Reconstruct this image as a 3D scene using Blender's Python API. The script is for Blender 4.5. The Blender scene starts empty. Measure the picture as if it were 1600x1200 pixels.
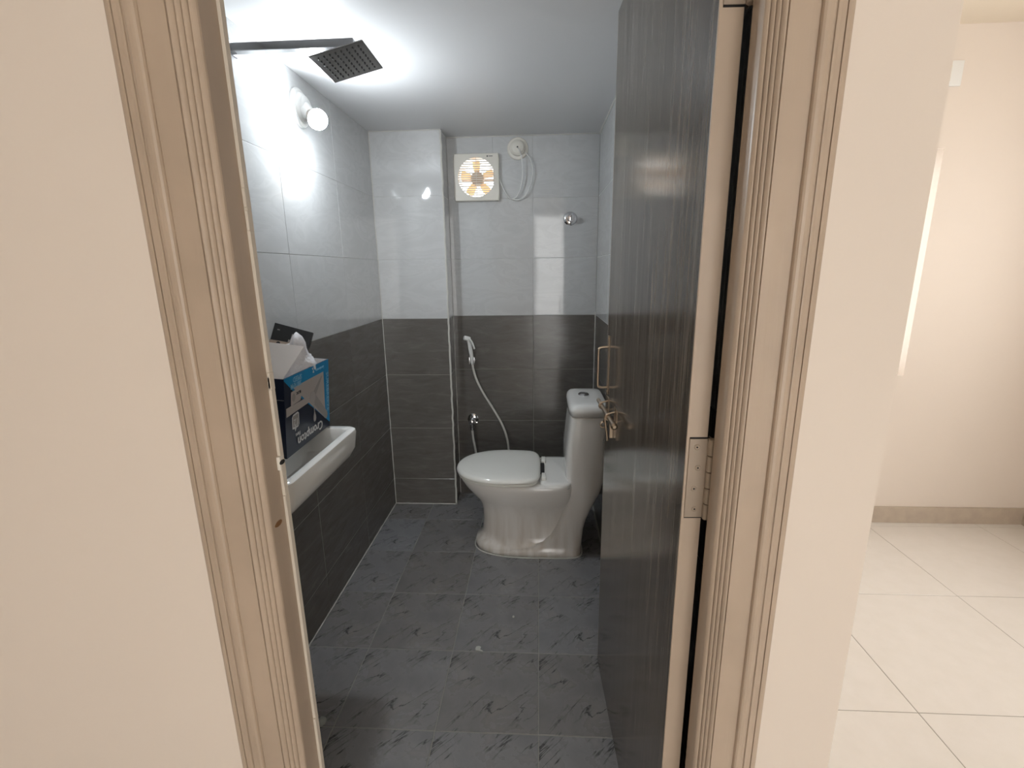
import bpy, bmesh, math, random
from math import sin, cos, pi, radians, atan2, hypot
from mathutils import Vector, Matrix, noise as mnoise
random.seed(7)
S = bpy.context.scene
C = S.collection

# ------------------------------------------------------------------ camera
FOC = 747.398
a, b, c = radians(13.3932), radians(-3.2939), radians(-0.7838)
F = Vector((sin(b)*cos(a), cos(b)*cos(a), -sin(a)))
r0 = Vector((cos(b), -sin(b), 0)); u0 = r0.cross(F)
RR = r0*cos(c)+u0*sin(c); UU = -r0*sin(c)+u0*cos(c)
cam = bpy.data.cameras.new('camera')
co = bpy.data.objects.new('camera', cam); C.objects.link(co)
m3 = Matrix((RR, UU, -F)).transposed()
co.matrix_world = Matrix.Translation((0, 0, 1.2948)) @ m3.to_4x4()
cam.sensor_width = 36; cam.lens = FOC/1600*36; cam.clip_start = .02
S.camera = co

# ------------------------------------------------------------------ world, lights, exposure
W = bpy.data.worlds.new('overcast_sky'); S.world = W; W.use_nodes = True
bg = W.node_tree.nodes['Background']
bg.inputs[0].default_value = (1.0, .985, .96, 1); bg.inputs[1].default_value = 4.0

def area(name, loc, rot, sx, sy, power, col):
    l = bpy.data.lights.new(name, 'AREA'); l.shape = 'RECTANGLE'; l.size = sx; l.size_y = sy
    l.energy = power; l.color = col
    o = bpy.data.objects.new(name, l); C.objects.link(o); o.location = loc; o.rotation_euler = rot
    return o
# stand-in daylight lamps at two unseen hall openings, placed and sized for the light
area('standin_daylight_right', (2.62, 1.28, 1.38), (0, radians(90), 0), 1.0, 1.2, 8.8, (1, .965, .925))
area('standin_daylight_rear', (.80, -2.78, 1.05), (radians(90), 0, 0), 1.74, 2.2, 16.2, (1, .955, .905))

S.view_settings.view_transform = 'Standard'; S.view_settings.look = 'None'
S.view_settings.exposure = 0.0; S.view_settings.gamma = 1; S.view_settings.use_curve_mapping = False

# ------------------------------------------------------------------ materials
def lin(r, g, b):
    f = lambda v: (v/255/12.92) if v/255 <= .04045 else ((v/255+.055)/1.055)**2.4
    return (f(r), f(g), f(b), 1)
MATS = {}
def mat(name, col, rough=.5, metal=0, spec=.5, coat=0, **kw):
    m = bpy.data.materials.new(name); m.use_nodes = True; nt = m.node_tree
    p = nt.nodes['Principled BSDF']
    p.inputs['Base Color'].default_value = col; p.inputs['Roughness'].default_value = rough
    p.inputs['Metallic'].default_value = metal; p.inputs['Specular IOR Level'].default_value = spec
    p.inputs['Coat Weight'].default_value = coat; p.inputs['Coat Roughness'].default_value = .04
    MATS[name] = m
    return m
def N(m, t, **kw):
    n = m.node_tree.nodes.new(t)
    for k, v in kw.items():
        if hasattr(n, k): setattr(n, k, v)
        else: n.inputs[k].default_value = v
    return n
def L(m, a, b): m.node_tree.links.new(a, b)
def P(m): return m.node_tree.nodes['Principled BSDF']
def coords(m, scale=(1, 1, 1), rot=(0, 0, 0), rnd=0.):
    tc = N(m, 'ShaderNodeTexCoord'); mp = N(m, 'ShaderNodeMapping')
    mp.inputs['Scale'].default_value = scale; mp.inputs['Rotation'].default_value = rot
    L(m, tc.outputs['Object'], mp.inputs['Vector'])
    if rnd:
        oi = N(m, 'ShaderNodeObjectInfo'); mu = N(m, 'ShaderNodeMath', operation='MULTIPLY'); mu.inputs[1].default_value = rnd
        L(m, oi.outputs['Random'], mu.inputs[0])
        cb = N(m, 'ShaderNodeCombineXYZ'); L(m, mu.outputs[0], cb.inputs[0]); L(m, mu.outputs[0], cb.inputs[1])
        L(m, cb.outputs[0], mp.inputs['Location'])
    return mp.outputs['Vector']
def ramp(m, fac, stops):
    r = N(m, 'ShaderNodeValToRGB'); e = r.color_ramp.elements
    while len(e) < len(stops): e.new(.5)
    for i, (p_, c_) in enumerate(stops): e[i].position = p_; e[i].color = c_
    L(m, fac, r.inputs[0]); return r.outputs[0]
def mix(m, fac, A, B, bt='MIX'):
    x = N(m, 'ShaderNodeMix', data_type='RGBA', blend_type=bt)
    for s, v in ((0, fac), (6, A), (7, B)):
        if isinstance(v, (float, int)): x.inputs[s].default_value = v
        elif isinstance(v, tuple): x.inputs[s].default_value = v
        else: L(m, v, x.inputs[s])
    return x.outputs[2]
def bump(m, h, strength, dist=.001):
    bn = N(m, 'ShaderNodeBump'); bn.inputs['Strength'].default_value = strength; bn.inputs['Distance'].default_value = dist
    L(m, h, bn.inputs['Height']); L(m, bn.outputs[0], P(m).inputs['Normal'])
def noise(m, vec, scale, detail=4, rough=.5, dist=0.):
    n = N(m, 'ShaderNodeTexNoise'); n.inputs['Scale'].default_value = scale; n.inputs['Detail'].default_value = detail
    n.inputs['Roughness'].default_value = rough; n.inputs['Distortion'].default_value = dist
    if vec is not None: L(m, vec, n.inputs['Vector'])
    return n.outputs[0]
g = lambda v: (v, v, v, 1)

# painted plaster
def plaster(name, col, r=.55, bs=.12):
    m = mat(name, col, r, spec=.3)
    v = coords(m); n1 = noise(m, v, 1.3, 3); n2 = noise(m, v, 60, 3)
    L(m, mix(m, ramp(m, n1, [(.3, g(0)), (.7, g(1))]), col, tuple(x*.96 for x in col[:3])+(1,)), P(m).inputs['Base Color'])
    bump(m, n2, bs, .002); return m
CREAM = plaster('cream_wall_paint', (.77, .69, .615, 1))
BCEIL = plaster('bathroom_ceiling_paint', (.74, .74, .745, 1), .5)
HCEIL = plaster('hall_ceiling_paint', (.80, .72, .60, 1), .6)
GROUTL = mat('light_grout', (.50, .50, .49, 1), .8)
GROUTD = mat('wall_grout_grey', (.30, .285, .26, 1), .8)
GROUTF = mat('floor_grout', (.34, .33, .30, 1), .8)
CAULK = plaster('white_caulk', (.62, .61, .57, 1), .6, .3)
# light glossy tile
LT = mat('light_grey_glazed_tile', (.5, .5, .5, 1), .045, spec=.6)
v = coords(LT, (3, 8, 1), (0, 0, .5), 9.); n1 = noise(LT, v, 1.2, 5, .6, 1.2)
vein = ramp(LT, n1, [(.40, (.555, .56, .56, 1)), (.52, (.595, .60, .60, 1)), (.56, (.555, .56, .56, 1)), (.7, (.605, .61, .61, 1))])
L(LT, vein, P(LT).inputs['Base Color'])
v2 = coords(LT, (1, 1, 1), rnd=5.); bump(LT, noise(LT, v2, 5, 2), .12, .004)
# dark wall tile
DT = mat('charcoal_wall_tile', (.05, .05, .05, 1), .16, spec=.45)
v = coords(DT, (3, 14, 1), (0, 0, .1), 7.); n1 = noise(DT, v, 2.5, 6, .65, .8)
L(DT, ramp(DT, n1, [(.3, (.120, .110, .099, 1)), (.55, (.146, .135, .123, 1)), (.75, (.188, .174, .160, 1))]), P(DT).inputs['Base Color'])
bump(DT, n1, .15, .001)
# slate floor tile with fine diagonal cracks
FT = mat('slate_floor_tile', (.06, .065, .075, 1), .27, spec=.45)
v = coords(FT, (1, 1, 1)); n1 = noise(FT, v, 9, 6, .65, .4)
base = ramp(FT, n1, [(.3, (.205, .203, .207, 1)), (.5, (.250, .246, .247, 1)), (.72, (.315, .302, .292, 1))])
v3 = coords(FT, (1, 1, 1), (0, 0, radians(-46))); m3_ = N(FT, 'ShaderNodeMapping'); m3_.inputs['Scale'].default_value = (2.6, 15, 1); L(FT, v3, m3_.inputs['Vector'])
n3 = noise(FT, m3_.outputs[0], 1.0, 6, .52, .25)
cr = ramp(FT, n3, [(.486, g(0)), (.4965, g(1)), (.500, g(1)), (.511, g(0))])
n4 = noise(FT, v, 7, 2); mask = ramp(FT, n4, [(.47, g(0)), (.56, g(.85))])
mk = N(FT, 'ShaderNodeMath', operation='MULTIPLY'); L(FT, cr, mk.inputs[0]); L(FT, mask, mk.inputs[1])
oi = N(FT, 'ShaderNodeObjectInfo'); rr = ramp(FT, oi.outputs['Random'], [(0, (.86, .82, .78, 1)), (1, (1.08, 1.1, 1.15, 1))])
base = mix(FT, 1.0, base, rr, 'MULTIPLY')
L(FT, mix(FT, mk.outputs[0], base, (.02, .02, .022, 1)), P(FT).inputs['Base Color'])
L(FT, ramp(FT, n1, [(.3, g(.34)), (.7, g(.22))]), P(FT).inputs['Roughness'])
bump(FT, n3, .25, .001)
# hall floor tile
HT = mat('polished_hall_tile', (.74, .69, .63, 1), .12, spec=.5)
v = coords(HT, rnd=6.); n1 = noise(HT, v, 14, 5, .6)
L(HT, ramp(HT, n1, [(.35, (.80, .775, .74, 1)), (.65, (.825, .80, .77, 1))]), P(HT).inputs['Base Color'])
SKIRT = mat('beige_skirting_tile', (.50, .42, .34, 1), .3)
v = coords(SKIRT); L(SKIRT, ramp(SKIRT, noise(SKIRT, v, 20, 4), [(.3, (.47, .39, .32, 1)), (.7, (.54, .46, .37, 1))]), P(SKIRT).inputs['Base Color'])
# beige gloss enamel on timber frame
def enamel(name, col, rough=.38):
    m = mat(name, col, rough, spec=.45)
    v = coords(m, (30, 30, 1.2)); n1 = noise(m, v, 2, 4, .6)
    v2 = coords(m); n2 = noise(m, v2, 9, 3)
    L(m, mix(m, ramp(m, n2, [(.35, g(0)), (.7, g(1))]), col, tuple(x*.9 for x in col[:3])+(1,)), P(m).inputs['Base Color'])
    bump(m, n1, .35, .0015); return m
ENAM = enamel('beige_enamel_paint', (.47, .375, .29, 1))
ENAM2 = enamel('beige_enamel_paint_metal', (.36, .29, .225, 1), .42)
RAW = plaster('raw_white_putty_edge', (.66, .60, .52, 1), .7, .5)
# door laminate
DL = mat('dark_walnut_laminate', (.07, .055, .04, 1), .13, spec=.6)
v = coords(DL, (34, 34, 1.3)); n1 = noise(DL, v, 1.6, 8, .68, .5)
v2 = coords(DL, (110, 110, 3.0)); n2 = noise(DL, v2, 1.5, 6, .7)
c1 = ramp(DL, n1, [(.30, (.050, .039, .030, 1)), (.46, (.100, .080, .061, 1)), (.60, (.165, .138, .112, 1)), (.76, (.27, .245, .21, 1))])
c2 = ramp(DL, n2, [(.35, g(.5)), (.58, g(1.0)), (.72, g(2.0))])
L(DL, mix(DL, .8, c1, c2, 'MULTIPLY'), P(DL).inputs['Base Color'])
L(DL, ramp(DL, n2, [(.3, g(.18)), (.7, g(.10))]), P(DL).inputs['Roughness'])
bump(DL, n2, .10, .0006)
# porcelain
PORC = mat('white_porcelain', (.88, .87, .84, 1), .09, spec=.55, coat=.3)
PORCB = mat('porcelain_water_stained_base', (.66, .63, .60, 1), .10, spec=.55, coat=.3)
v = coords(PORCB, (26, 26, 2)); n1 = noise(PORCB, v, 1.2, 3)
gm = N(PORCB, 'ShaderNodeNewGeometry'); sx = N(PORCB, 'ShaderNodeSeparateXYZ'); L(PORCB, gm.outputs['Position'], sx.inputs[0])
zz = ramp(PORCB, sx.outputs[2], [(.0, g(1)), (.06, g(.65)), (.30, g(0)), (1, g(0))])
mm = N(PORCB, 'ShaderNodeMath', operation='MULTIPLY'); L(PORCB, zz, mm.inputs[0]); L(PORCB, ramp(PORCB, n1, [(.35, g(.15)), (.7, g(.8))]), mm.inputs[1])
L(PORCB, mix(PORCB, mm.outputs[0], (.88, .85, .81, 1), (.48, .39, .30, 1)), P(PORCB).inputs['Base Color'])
LIDP = mat('cream_plastic_lid', (.90, .89, .84, 1), .14, spec=.5)
CHR = mat('chrome', (.75, .75, .77, 1), .08, metal=1)
CHRA = mat('satin_chrome_arm', (.42, .42, .43, 1), .14, metal=1)
CHRD = mat('dark_chrome', (.30, .29, .28, 1), .25, metal=1)
RUB = mat('dark_rubber_and_recess', (.03, .03, .03, 1), .5)
ANT = mat('brushed_antique_brass', (.50, .40, .30, 1), .32, metal=1)
WPL = mat('ivory_plastic', (.76, .73, .66, 1), .3)
WPL2 = mat('white_plastic', (.78, .78, .76, 1), .28)
AMB = mat('amber_fan_blade_plastic', (.85, .55, .26, 1), .35)
P(AMB).inputs['Transmission Weight'].default_value = .0
P(AMB).inputs['Subsurface Weight'].default_value = 0
tr = N(AMB, 'ShaderNodeBsdfTranslucent'); tr.inputs[0].default_value = (1, .80, .56, 1)
ms = N(AMB, 'ShaderNodeMixShader'); ms.inputs[0].default_value = .75
L(AMB, P(AMB).outputs[0], ms.inputs[1]); L(AMB, tr.outputs[0], ms.inputs[2])
L(AMB, ms.outputs[0], AMB.node_tree.nodes['Material Output'].inputs[0])
HUBM = mat('fan_hub_plastic', (.60, .50, .42, 1), .4)
COP = mat('brass_bulb_cap', (.55, .36, .30, 1), .3, metal=.7)
NAVY = mat('navy_printed_card', (.008, .014, .035, 1), .3, spec=.5)
BLUE = mat('bright_blue_print', (.0, .26, .56, 1), .32)
PICT = mat('grey_picture_print', (.50, .45, .42, 1), .35)
BLADE = mat('fan_picture_blade_print', (.36, .33, .31, 1), .35)
BLADE2 = mat('fan_picture_hub_print', (.46, .43, .41, 1), .35)
LWH = mat('white_print', (.72, .72, .72, 1), .35)
LBL = mat('pale_blue_print', (.25, .55, .75, 1), .35)
CARDI = mat('white_card_inside', (.86, .83, .82, 1), .7)
KRAFT = mat('kraft_card', (.55, .43, .34, 1), .7)
BLK = mat('black_printed_card', (.018, .018, .018, 1), .35)
CYAN = mat('hose_white', (.62, .60, .56, 1), .35)
BAG = mat('clear_plastic_bag', (.93, .91, .93, 1), .2, spec=.7)
P(BAG).inputs['Transmission Weight'].default_value = .12; P(BAG).inputs['IOR'].default_value = 1.2
v = coords(BAG); bump(BAG, noise(BAG, v, 60, 5, .6, 1.), .8, .004)
BROWN = mat('bare_wood_hole', (.22, .11, .045, 1), .8)
BLKV = mat('recess_shade_black', (.01, .01, .01, 1), .9)  # flat black put in for shade in screw slots, latch hole and hinge edge
EMB = mat('lit_bulb_glass', (1, 1, 1, 1), .4)
P(EMB).inputs['Emission Color'].default_value = (.88, .95, 1, 1); P(EMB).inputs['Emission Strength'].default_value = 470
GLS = mat('window_glass', (1, 1, 1, 1), 0, spec=.5); P(GLS).inputs['Transmission Weight'].default_value = 1
_t = N(GLS, 'ShaderNodeBsdfTransparent'); _g = N(GLS, 'ShaderNodeBsdfGlossy'); _g.inputs['Roughness'].default_value = .02
_m = N(GLS, 'ShaderNodeMixShader'); _m.inputs[0].default_value = .07; L(GLS, _t.outputs[0], _m.inputs[1]); L(GLS, _g.outputs[0], _m.inputs[2]); L(GLS, _m.outputs[0], GLS.node_tree.nodes['Material Output'].inputs[0])
OUTW = plaster('outside_plaster', (.75, .72, .66, 1), .8)

# ------------------------------------------------------------------ helpers
def link(name, me, parent=None, loc=None, rot=None):
    o = bpy.data.objects.new(name, me); C.objects.link(o)
    if parent: o.parent = parent
    if loc is not None: o.location = loc
    if rot is not None: o.rotation_euler = rot
    return o
def obj(name, bm, m, parent=None, loc=(0, 0, 0), rot=(0, 0, 0), smooth=False, label=None):
    bmesh.ops.recalc_face_normals(bm, faces=bm.faces)
    me = bpy.data.meshes.new(name); bm.to_mesh(me); bm.free(); me.materials.append(m)
    if smooth:
        for p in me.polygons: p.use_smooth = True
        if smooth != 'all': me.set_sharp_from_angle(angle=radians(38))
    o = link(name, me, parent, loc, rot)
    if label: o['label'] = label
    return o
def tag(o, label, cat, group=None):
    o['label'] = label; o['category'] = cat
    if group: o['group'] = group
    return o
def struct(o): o['kind'] = 'structure'; return o
def empty(name, loc=(0, 0, 0), rot=(0, 0, 0), parent=None):
    o = bpy.data.objects.new(name, None); C.objects.link(o); o.location = loc; o.rotation_euler = rot
    o.empty_display_size = .05
    if parent: o.parent = parent
    return o
def box(bm, x0, y0, z0, x1, y1, z1, bev=0, seg=2, M=None):
    r = bmesh.ops.create_cube(bm, size=1); vs = r['verts']
    for v in vs: v.co = Vector(((x0+x1)/2+v.co.x*(x1-x0), (y0+y1)/2+v.co.y*(y1-y0), (z0+z1)/2+v.co.z*(z1-z0)))
    if bev:
        es = {e for v in vs for e in v.link_edges}
        r = bmesh.ops.bevel(bm, geom=list(es), offset=bev, segments=seg, affect='EDGES', profile=.5)
        vs = list({v for f in r['faces'] for v in f.verts} | {v for v in vs if v.is_valid})
    if M: bmesh.ops.transform(bm, matrix=M, verts=[v for v in vs if v.is_valid])
def BX(*a, **k): bm = bmesh.new(); box(bm, *a, **k); return bm
def frame_z(d):
    d = Vector(d).normalized(); return d.to_track_quat('Z', 'Y').to_matrix().to_4x4()
def lathe(bm, prof, M=Matrix(), n=32, cap=True):
    rings = []
    for (r, z) in prof:
        rings.append([bm.verts.new(M @ Vector((r*cos(2*pi*i/n), r*sin(2*pi*i/n), z))) for i in range(n)])
    for A, B in zip(rings, rings[1:]):
        for i in range(n): bm.faces.new((A[i], A[(i+1) % n], B[(i+1) % n], B[i]))
    if cap:
        bm.faces.new(rings[0]); bm.faces.new(rings[-1])
def LT_(prof, loc, d, n=32):
    bm = bmesh.new(); lathe(bm, prof, Matrix.Translation(loc) @ frame_z(d), n); return bm
def tube(bm, pts, r, n=10, closed=False, rs=None):
    pts = [Vector(p) for p in pts]; rings = []; up = None
    for i, p in enumerate(pts):
        if closed: t = pts[(i+1) % len(pts)]-pts[i-1]
        else: t = pts[min(i+1, len(pts)-1)]-pts[max(i-1, 0)]
        t.normalize()
        if up is None: up = t.orthogonal().normalized()
        else: up = (up - t*up.dot(t)).normalized()
        s = t.cross(up); rr = rs[i] if rs else r
        rings.append([bm.verts.new(p+(up*cos(2*pi*k/n)+s*sin(2*pi*k/n))*rr) for k in range(n)])
    pairs = list(zip(rings, rings[1:]))
    if closed: pairs.append((rings[-1], rings[0]))
    for A, B in pairs:
        for k in range(n): bm.faces.new((A[k], A[(k+1) % n], B[(k+1) % n], B[k]))
    if not closed: bm.faces.new(rings[0]); bm.faces.new(rings[-1])
def TB(pts, r, n=10, **k): bm = bmesh.new(); tube(bm, pts, r, n, **k); return bm
def spline(pts, k=8):
    pts = [Vector(p) for p in pts]; out = []
    P_ = [pts[0]*2-pts[1]]+pts+[pts[-1]*2-pts[-2]]
    for i in range(1, len(P_)-2):
        p0, p1, p2, p3 = P_[i-1:i+3]
        for j in range(k):
            t = j/k; out.append(.5*((2*p1)+(p2-p0)*t+(2*p0-5*p1+4*p2-p3)*t*t+(3*p1-p0-3*p2+p3)*t**3))
    out.append(pts[-1]); return out
def prism(bm, poly, z0, z1, M=Matrix()):
    A = [bm.verts.new(M @ Vector((x, y, z0))) for x, y in poly]; B = [bm.verts.new(M @ Vector((x, y, z1))) for x, y in poly]
    n = len(poly)
    for i in range(n): bm.faces.new((A[i], A[(i+1) % n], B[(i+1) % n], B[i]))
    bm.faces.new(A); bm.faces.new(B)
def PR(poly, z0, z1, M=Matrix()): bm = bmesh.new(); prism(bm, poly, z0, z1, M); return bm
def loft(bm, rings, cap=True):
    R_ = [[bm.verts.new(p) for p in r] for r in rings]; n = len(R_[0])
    for A, B in zip(R_, R_[1:]):
        for i in range(n): bm.faces.new((A[i], A[(i+1) % n], B[(i+1) % n], B[i]))
    if cap: bm.faces.new(R_[0]); bm.faces.new(R_[-1])

# ------------------------------------------------------------------ tiles as individual parts
TM = {}
def tile_mesh(w, h, m, t=.006, key=''):
    k = (round(w, 4), round(h, 4), m.name, t)
    if k in TM: return TM[k]
    e = .0012; bm = bmesh.new()
    A = [bm.verts.new((x*w/2, y*h/2, 0)) for x, y in ((-1, -1), (1, -1), (1, 1), (-1, 1))]
    B = [bm.verts.new((x*w/2, y*h/2, t-e)) for x, y in ((-1, -1), (1, -1), (1, 1), (-1, 1))]
    D = [bm.verts.new((x*(w/2-e), y*(h/2-e), t)) for x, y in ((-1, -1), (1, -1), (1, 1), (-1, 1))]
    for X, Y in ((A, B), (B, D)):
        for i in range(4): bm.faces.new((X[i], X[(i+1) % 4], Y[(i+1) % 4], Y[i]))
    bm.faces.new(D); bm.faces.new(A)
    bmesh.ops.recalc_face_normals(bm, faces=bm.faces)
    me = bpy.data.meshes.new('tile'); bm.to_mesh(me); bm.free(); me.materials.append(m); TM[k] = me
    return me
def rects_minus(r, hole):
    x0, y0, x1, y1 = r
    if not hole: return [r]
    a0, b0, a1, b1 = hole
    if a0 >= x1 or a1 <= x0 or b0 >= y1 or b1 <= y0: return [r]
    o = []
    if a0 > x0: o.append((x0, y0, a0, y1))
    if a1 < x1: o.append((a1, y0, x1, y1))
    xa, xb = max(x0, a0), min(x1, a1)
    if b0 > y0: o.append((xa, y0, xb, b0))
    if b1 < y1: o.append((xa, b1, xb, y1))
    return o
def tiles(parent, origin, U, V, us, vs, matf, gap=.0018, hole=None, t=.006, tilt=.0012, jit=0.):
    """lay a grid of tiles: U,V unit axes on the wall, normal = U x V"""
    U = Vector(U); V = Vector(V); Nn = U.cross(V)
    for i in range(len(us)-1):
        for j in range(len(vs)-1):
            for (x0, y0, x1, y1) in rects_minus((us[i], vs[j], us[i+1], vs[j+1]), hole):
                gp = gap if matf(i, j) is not LT else .0009
                w, h = x1-x0-gp, y1-y0-gp
                if w < .004 or h < .004: continue
                me = tile_mesh(w, h, matf(i, j), t)
                o = link('tile', me, parent)
                M = Matrix((U, V, Nn)).transposed().to_4x4()
                M.translation = Vector(origin)+U*(x0+x1)/2+V*(y0+y1)/2
                if tilt:
                    M = M @ Matrix.Rotation(random.uniform(-tilt, tilt), 4, 'X') @ Matrix.Rotation(random.uniform(-tilt, tilt), 4, 'Y')
                o.matrix_local = M

XL, XR, YP, YB, XP, ZC = -.819, .305, 2.476, 2.62, -.468, 1.952
YF = .70           # inner face of the front wall
HZ = -.10          # hall floor level
XO = .459          # outer corner of the bathroom block
YH = 2.53          # far wall of the passage
T = .006           # tile thickness
zrows = [0, .155, .455, .755, 1.055, 1.355, 1.655, ZC]
dm = lambda i, j: DT if j < 4 else LT

# ------------------------------------------------------------------ structure: bathroom
wl = struct(obj('wall_left', BX(XL-.12, .60+.1, HZ, XL-T+.001, YB+.12, 2.15), GROUTD))
obj('grout_bed', BX(XL-T, YF, 0, XL-.0010, YP, 1.0545), GROUTD, wl); obj('grout_bed', BX(XL-T, YF, 1.0545, XL-.0008, YP, ZC), GROUTL, wl)
tiles(wl, (XL-T, 0, 0), (0, 1, 0), (0, 0, 1), [YF, 1.142, 1.587, 2.0325, YP], zrows, dm, tilt=.0018)
fh = (-.415, 1.662, -.232, 1.85)   # duct opening for the extractor fan (X, Z)
bm = bmesh.new()
y0, y1 = YB+T-.001, YB+.12
box(bm, XL-.12, y0, HZ, fh[0], y1, 2.15); box(bm, fh[2], y0, HZ, XO, y1, 2.15)
box(bm, fh[0], y0, HZ, fh[2], y1, fh[1]); box(bm, fh[0], y0, fh[3], fh[2], y1, 2.15)
wb = struct(obj('wall_back', bm, GROUTD))
bm = bmesh.new(); box(bm, XP, YB+.0008, 1.0545, fh[0], YB+T, ZC); box(bm, fh[2], YB+.0008, 1.0545, XR, YB+T, ZC); box(bm, fh[0], YB+.0008, 1.0545, fh[2], YB+T, fh[1]); box(bm, fh[0], YB+.0008, fh[3], fh[2], YB+T, ZC)
obj('grout_bed', BX(XP, YB+.0010, 0, XR, YB+T, 1.0545), GROUTD, wb); obj('grout_bed', bm, GROUTL, wb)
tiles(wb, (0, YB+T, 0), (1, 0, 0), (0, 0, 1), [XP, -.030, XR], zrows, dm, hole=fh, tilt=.0012)
wp = struct(obj('wall_pilaster', BX(XL-.01, YP+T-.001, HZ, XP-T+.001, YB+T, 2.10), GROUTD))
obj('grout_bed', BX(XL, YP+.0010, 0, XP-.001, YP+T, 1.0545), GROUTD, wp); obj('grout_bed', BX(XL, YP+.0008, 1.0545, XP-.0008, YP+T, ZC), GROUTL, wp); obj('grout_bed', BX(XP-T, YP+.001, 0, XP-.001, YB, 1.0545), GROUTD, wp); obj('grout_bed', BX(XP-T, YP+.001, 1.0545, XP-.0008, YB, ZC), GROUTL, wp)
tiles(wp, (0, YP+T, 0), (1, 0, 0), (0, 0, 1), [XL+.001, XP-.001], zrows, dm, tilt=.0008)
tiles(wp, (XP-T, 0, 0), (0, 1, 0), (0, 0, 1), [YP+.001, YB], zrows, dm, tilt=.0004)
wr = struct(obj('wall_right', BX(XR+T-.001, YF-.01, HZ, XO, YB+.12, 2.6), CREAM))
obj('grout_bed', BX(XR+.0010, YF, 0, XR+T, YB, 1.0545), GROUTD, wr); obj('grout_bed', BX(XR+.0008, YF, 1.0545, XR+T, YB, ZC), GROUTL, wr)
tiles(wr, (XR+T, 0, 0), (0, -1, 0), (0, 0, 1), [-YB, -2.17, -1.72, -1.27, -.82, -YF], zrows, dm, tilt=.0012)
# fix orientation of faces on pilaster front / back wall: their normal must look toward the room (-Y)
struct(obj('ceiling', BX(XL-.12, YF-.02, ZC, XR+.01, YB+.12, 2.1), BCEIL))
fl = struct(obj('floor', BX(XL-.05, .64, -.11, XR+.02, YB+.05, -.0010), GROUTF))
X0, Y0 = -.001, 1.1004
xs = [XL]+[X0+.3*i for i in range(-2, 2)]+[XR]; xs = sorted(x for x in xs if XL <= x <= XR)
ys = [YF]+[Y0+.3*i for i in range(-1, 6)]+[YB]; ys = sorted(y for y in ys if YF <= y <= YB)
tiles(fl, (0, 0, -T), (1, 0, 0), (0, 1, 0), xs, ys, lambda i, j: FT, gap=.0024, tilt=.0008)

# white caulk lines in the corners
cn = [0]
def trim(bm, m=CAULK, smooth=False):
    cn[0] += 1
    return struct(obj('trim_%d' % cn[0], bm, m, smooth=smooth))
def bead(pts, r):
    q = spline(pts, 6)
    q = [p+Vector((mnoise.noise(p*30), mnoise.noise(p*30+Vector((9, 0, 0))), mnoise.noise(p*30+Vector((0, 9, 0)))))*r*.45 for p in q]
    return TB(q, r, 6)
def seg(a, b, n=14): a = Vector(a); b = Vector(b); return [a.lerp(b, i/n) for i in range(n+1)]
trim(bead(seg((XL, YF, .001), (XL, YP, .001), 24), .0035), smooth='all')
trim(bead(seg((XL, YP, .001), (XP, YP, .001)), .003), smooth='all')
trim(bead(seg((XL, YP, 0), (XL, YP, ZC), 24), .0035), smooth='all')
trim(bead(seg((XP-.001, YP+.001, 0), (XP-.001, YP+.001, ZC), 24), .0055), smooth='all')
trim(bead(seg((XP, YB, 0), (XP, YB, 1.055), 16), .0022), smooth='all')
trim(bead(seg((XR, YB, 0), (XR, YB, 1.07), 16), .003), smooth='all')
trim(bead(seg((XP, YB, ZC), (XR, YB, ZC), 22), .0045), smooth='all')
trim(bead(seg((XL, YP, ZC), (XP, YP, ZC), 16), .004), smooth='all')
trim(bead(seg((XR, YB, ZC), (XR, YF, ZC), 22), .0045), smooth='all')

# ------------------------------------------------------------------ structure: wall with the door, and the hall
OL, OR_ = -.478, .3145     # rough opening behind the casings
bm = bmesh.new()
yw0, yw1 = .625, .70
box(bm, -2.3, yw0, HZ, OL, yw1, 2.6); box(bm, OR_, yw0, HZ, XO, yw1+.005, 2.6); box(bm, OL, yw0, 2.0, OR_, yw1, 2.6)
struct(obj('wall_front', bm, CREAM))
# inner tiled skin of front wall beside the door
wi = struct(obj('wall_front_inner', BX(XL, .7005, 0, OL-.005, .7015, ZC), GROUTD))
tiles(wi, (0, .7015, 0), (-1, 0, 0), (0, 0, 1), [-(OL-.005), -XL], zrows, dm, t=.004)
struct(obj('wall_far', (lambda bm: (box(bm, XO, YH, HZ, 1.30, YH+.16, 2.6), box(bm, 1.888, YH, HZ, 2.80, YH+.16, 2.6),
        box(bm, 1.30, YH, HZ, 1.888, YH+.16, .735), box(bm, 1.30, YH, 1.82, 1.888, YH+.16, 2.6), bm)[-1])(bmesh.new()), CREAM))
struct(obj('wall_hall_right', (lambda bm: (box(bm, 2.65, -3, HZ, 2.8, .63, 2.6), box(bm, 2.65, 1.93, HZ, 2.8, YH, 2.6),
        box(bm, 2.65, .63, HZ, 2.8, 1.93, .85), box(bm, 2.65, .63, 1.9, 2.8, 1.93, 2.6), bm)[-1])(bmesh.new()), CREAM))
struct(obj('wall_hall_left', BX(-2.45, -3, HZ, -2.3, .70, 2.6), CREAM))
struct(obj('wall_hall_rear', (lambda bm: (box(bm, -2.45, -2.95, HZ, -.08, -2.8, 2.6), box(bm, 1.68, -2.95, HZ, 2.8, -2.8, 2.6),
        box(bm, -.08, -2.95, 2.16, 1.68, -2.8, 2.6), bm)[-1])(bmesh.new()), CREAM))
struct(obj('ceiling_hall', BX(-2.45, -3, 2.326, 2.8, YH+.16, 2.45), HCEIL))
hf = struct(obj('floor_hall', BX(-2.45, -3, HZ-.1, 2.8, YH, HZ-.0010), mat('hall_grout', (.33, .31, .28, 1), .8)))
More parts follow.
